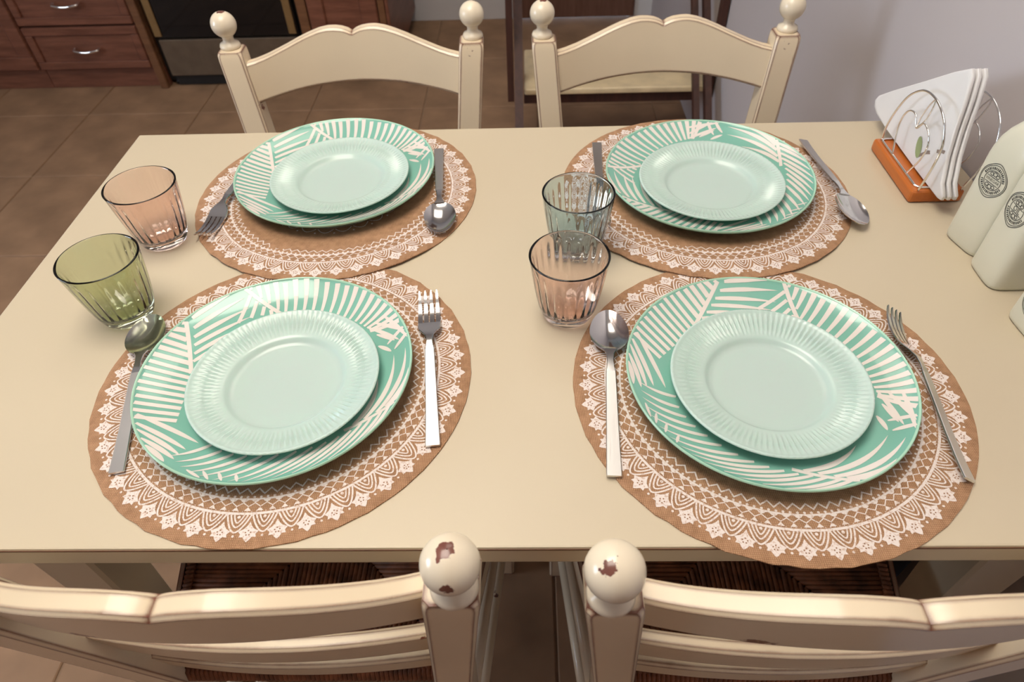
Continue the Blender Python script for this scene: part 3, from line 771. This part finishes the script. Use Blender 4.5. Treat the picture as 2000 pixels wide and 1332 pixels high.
def badge(root, word, hw, zc, size, ex=.42, sc=1.0):
    """dark stamped oval badge on the -x face; (u, v) in the face plane, u to the viewer's right"""
    k = 2 / ex
    def P(u, v):
        t = min(.999, abs(u) / hw); return (-hw * (1 - t ** k) ** (1 / k) - .0003, -u, zc + v)
    mb = MB()
    def flat(V, F): mb.add([P(x * sc, y * sc) for x, y in V], F)
    def band(path, w_):
        n = len(path); V = []
        for i, (x, y) in enumerate(path):
            a, b = path[i - 1], path[(i + 1) % n]; dx, dy = b[0] - a[0], b[1] - a[1]; L = math.hypot(dx, dy); nx, ny = -dy / L * w_ / 2, dx / L * w_ / 2
            V += [(x + nx, y + ny), (x - nx, y - ny)]
        flat(V, [(2 * i, 2 * i + 1, (2 * i + 3) % (2 * n), (2 * i + 2) % (2 * n)) for i in range(n)])
    def oval(ax, ay, tip=0, n=64): return [(ax * math.cos(2 * PI * i / n), ay * math.sin(2 * PI * i / n) * (1 + tip * abs(math.sin(2 * PI * i / n)) ** 12)) for i in range(n)]
    band(oval(.0195, .0190, .10), .0008); band(oval(.0180, .0173, .06), .0007); band(oval(.0118, .0112), .0008)
    # ring of lettering, too small to read: upright strokes and bars
    for i in range(40):
        a = 2 * PI * i / 40
        if abs(math.cos(a)) > .97: continue
        r0, r1 = .0130, .0160
        ca, sa = math.cos(a), math.sin(a); w_ = .0011 if i % 3 else .0016
        flat([(r0 * ca - w_ / 2 * sa, r0 * sa + w_ / 2 * ca), (r1 * ca - w_ / 2 * sa, r1 * sa + w_ / 2 * ca), (r1 * ca + w_ / 2 * sa, r1 * sa - w_ / 2 * ca), (r0 * ca + w_ / 2 * sa, r0 * sa - w_ / 2 * ca)], [(0, 1, 2, 3)])
    for s in (1, -1):       # scroll ornaments above and below the word
        for q, w2 in ((.0045, .0024), (-.0045, .0024), (0, .0030)):
            band([(q + w2 * math.cos(2 * PI * i / 14), s * (.0068 if q else .0078) + w2 * .75 * math.sin(2 * PI * i / 14)) for i in range(14)], .0008)
        band([(.010 * math.cos(2 * PI * i / 40), s * .0036 + .0002 * math.sin(2 * PI * i / 40)) for i in range(40)], .0004)
    V, F = text_mesh(word, size) if word else ([], [])
    if V: flat([(x, y) for x, y, z in V], F)
    return obj('stamped_badge', mb.me('stamped_badge', 'ink'), root)
BT = [('vinegar_bottle', (.5440, .6610), 14, 'pale grey-green square vinegar bottle with dark oval VINEGAR stamp', 'VINEGAR', .0049, .0278),
      ('oil_bottle', (.5435, .5985), 0, 'pale grey-green square oil bottle with dark oval OIL stamp', 'OIL', .0082, .0278)]
for nm, (bx, by0), rz, lab, word, sz, hw in BT:
    e = tag(empty(nm, (bx, by0, H + .0003), math.radians(rz)), lab, 'bottle')
    obj('body', bottle_me(hw, BP), e); badge(e, word, hw, .091, sz, .42, .95)
    obj('stopper', MB().lathe([(.0005, .226), (.009, .2255), (.011, .222), (.011, .202), (.0105, .199), (.0005, .1985)], 20).me('stopper', 'cork', True), e)
e = tag(empty('salt_shaker', (.5425, .5130, H + .0003), math.radians(4)), 'small pale ceramic shaker with oval stamp beside the oil bottle', 'shaker')
obj('body', bottle_me(.0255, SPF), e); badge(e, '', .0255, .036, .005, .42, .8)

# ---------------------------------------------------------------- kitchen run
KY = 2.76; KB = 3.405
def shaker(parent, xa, xb, za, zb, name, handle=None):
    """frame and recessed panel front"""
    d = obj(name, rel(bevbox(name, (xa, KY - .020, za), (xb, KY - .004, zb), 'cabinet_wood', .003, 1), parent), parent)
    fw = .055 if zb - za > .3 else .032
    for a, b in (((xa, za), (xb, za + fw)), ((xa, zb - fw), (xb, zb)), ((xa, za + fw), (xa + fw, zb - fw)), ((xb - fw, za + fw), (xb, zb - fw))):
        obj('frame_bar', rel(bevbox('frame_bar', (a[0] + .0005, KY - .030, a[1] + .0005), (b[0] - .0005, KY - .0205, b[1] - .0005), 'cabinet_wood', .003, 1), parent), d)
    if handle:
        hx_, hz = handle
        obj('handle', rel(MB().tube(catmull([(hx_ - .05, KY - .028, hz), (hx_ - .045, KY - .048, hz - .002), (hx_, KY - .054, hz - .006), (hx_ + .045, KY - .048, hz - .002), (hx_ + .05, KY - .028, hz)]), .005, 8).me('handle', 'chrome', True), parent), d)
    return d
def cabinet(xa, xb, lab, plinth=True):
    e = tag(empty('base_cabinet', ((xa + xb) / 2, (KY + KB) / 2, 0)), lab, 'cabinet', 'kitchen base cabinets')
    obj('carcass', rel(bevbox('carcass', (xa, KY, .085), (xb, KB, .86), 'cabinet_wood_light', .001, 1), e), e)
    if plinth: obj('plinth', rel(bevbox('plinth', (xa, KY + .002, .001), (xb, KY + .02, .085), 'cabinet_wood', .001, 1), e), e)
    return e
c1 = cabinet(-2.011, -1.508, 'reddish-brown wooden kitchen cabinet with drawers and pull handles')
for za, zb in ((.09, .258), (.266, .43), (.438, .62), (.628, .85)): shaker(c1, -2.007, -1.545, za, zb, 'drawer', (-1.775, (za + zb) / 2))
obj('side_stile', rel(bevbox('side_stile', (-1.540, KY - .028, .002), (-1.508, KY - .001, .86), 'cabinet_wood_light', .002, 1), c1), c1)
c2 = cabinet(-2.62, -2.013, 'reddish-brown wooden kitchen cabinet with a panel door, beside the drawers')
shaker(c2, -2.61, -2.018, .09, .85, 'door', None)
c3 = cabinet(-.888, -.545, 'narrow reddish-brown wooden kitchen cabinet to the right of the oven', False)
obj('door', rel(bevbox('door', (-.845, KY - .020, .09), (-.575, KY - .004, .85), 'cabinet_wood', .003, 1), c3), c3)
for xa, xb in ((-.845, -.782), (-.642, -.575)): obj('frame_bar', rel(bevbox('frame_bar', (xa, KY - .030, .091), (xb, KY - .0205, .849), 'cabinet_wood', .004, 1), c3), c3)
obj('side_stile', rel(bevbox('side_stile', (-.888, KY - .026, .02), (-.850, KY - .001, .86), 'cabinet_wood_light', .002, 1), c3), c3)
obj('side_stile', rel(bevbox('side_stile', (-.571, KY - .026, .06), (-.545, KY - .001, .86), 'cabinet_wood_light', .002, 1), c3), c3)
obj('side_panel', rel(bevbox('side_panel', (-.544, KY - .024, .06), (-.530, KB, .86), 'cabinet_wood', .003, 1), c3), c3)
for yy in (KY + .03, KB - .06):
    for xx in (-.86, -.575): obj('foot', rel(MB().lathe([(.0005, .001), (.015, .001), (.016, .02), (.020, .05), (.022, .085)], 14, (xx, yy, 0)).me('foot', 'dark_wood', True), c3), c3)
ov = tag(empty('oven', (-1.198, (KY + KB) / 2, 0)), 'built-in oven with black glass door above a steel drawer, between wooden cabinets', 'oven')
def op(name, a, b, mat, bev=.002): return obj(name, rel(bevbox(name, a, b, mat, bev, 1), ov), ov)
op('body', (-1.505, KY + .01, .02), (-.891, KB, .86), 'black_plastic')
d_ = op('oven_door', (-1.488, KY - .022, .205), (-.903, KY + .008, .70), 'black_glass', .004)
for xa in (-1.482, -.940):
    s_ = obj('trim_strip', rel(bevbox('trim_strip', (xa, KY - .028, .213), (xa + .030, KY - .0225, .69), 'brass_strip', .002, 1), ov), d_)
hb = MB().tube([(-1.45, KY - .055, .66), (-.945, KY - .055, .66)], .009, 12); hb.box((-1.44, KY - .055, .655), (-1.425, KY - .022, .665)).box((-.97, KY - .055, .655), (-.955, KY - .022, .665))
obj('door_handle', rel(hb.me('door_handle', 'chrome', True), ov), d_)
op('drawer_front', (-1.478, KY - .020, .050), (-.905, KY + .008, .197), 'oven_steel', .003)
op('control_panel', (-1.488, KY - .020, .71), (-.903, KY + .008, .85), 'oven_steel', .003)
op('plinth', (-1.470, KY + .0, .004), (-.915, KY + .02, .045), 'black_plastic')
for xx in (-1.478, -.915): obj('foot', rel(MB().lathe([(.0005, .0005), (.018, .0005), (.018, .02), (.0005, .02)], 14, (xx, KY + .03, 0)).me('foot', 'black_plastic', True), ov), ov)
wt = tag(obj('worktop', bevbox('worktop', (-2.62, KY - .03, .861), (-.52, KB, .90), 'cabinet_wood_light', .004, 2)), 'continuous wooden worktop lying over the kitchen cabinets and oven', 'worktop')

# ---------------------------------------------------------------- brown folding stand with cream board
fs = tag(empty('folding_stand', (.28, 2.25, 0)), 'dark brown wooden folding stand with a cream board, by the grey wall', 'stand')
def fr_(me): return rel(me, fs)
ZB = .285
obj('seat_board', fr_(bevbox('seat_board', (-.006, 2.060, ZB - .020), (.578, 2.365, ZB), 'seat_cream', .007, 3)), fs)
for x in (-.060, .583):
    R = [[(x + a * .5, 2.12 + b, z) for a, b in ((0, -.02), (.04 if x < 0 else .038, -.02), (.04 if x < 0 else .038, .02), (0, .02))] for z in (.225, .30, .9)]
    R = [[(min(p[0], .6035), p[1], p[2]) for p in r] for r in R]
    obj('upright', fr_(fixn(MB().rings(R).me('upright', 'dark_wood'))), fs)
def bar(xa, xb, ya, za, yb_, zb_, w_, name):
    d = Vector((0, yb_ - ya, zb_ - za)).normalized(); nrm = Vector((0, -d.z, d.y)) * w_ / 2
    R = [[(xa, ya + nrm.y * s, za + nrm.z * s), (xb, ya + nrm.y * s, za + nrm.z * s), (xb, ya - nrm.y * s, za - nrm.z * s), (xa, ya - nrm.y * s, za - nrm.z * s)] for s in (1,)]
    a = [(xa, ya + nrm.y, za + nrm.z), (xb, ya + nrm.y, za + nrm.z), (xb, ya - nrm.y, za - nrm.z), (xa, ya - nrm.y, za - nrm.z)]
    b = [(q[0], q[1] + yb_ - ya, q[2] + zb_ - za) for q in a]
    obj(name, fr_(fixn(MB().rings([a, b]).me(name, 'dark_wood'))), fs)
for xa, xb in ((-.036, -.010), (.552, .572)): bar(xa, xb, 1.74, .013, 2.30, .56, .030, 'slanted_leg')
bar(.520, .538, 1.76, .013, 2.32, .56, .026, 'slanted_leg')
obj('front_rail', fr_(bevbox('front_rail', (-.008, 2.085, ZB - .060), (.550, 2.105, ZB - .0205), 'dark_wood', .002, 1)), fs)
obj('back_rail', fr_(bevbox('back_rail', (-.038, 2.110, .80), (.582, 2.130, .88), 'dark_wood', .002, 1)), fs)
# ---------------------------------------------------------------- bin under the table
b = tag(empty('waste_bin', (.5320, .53, 0)), 'dark blue-grey round bin standing on the floor under the table by the wall', 'bin')
obj('body', fixn(MB().lathe([(.0005, .001), (.060, .001), (.063, .004), (.072, .40), (.070, .40), (.061, .008), (.0005, .006)], 40).me('body', 'bin_blue', True)), b)
obj('rim', MB().lathe([(.070, .396), (.0735, .396), (.0745, .400), (.0735, .404), (.070, .404), (.070, .396)], 40).me('rim', 'bin_blue', True), b)
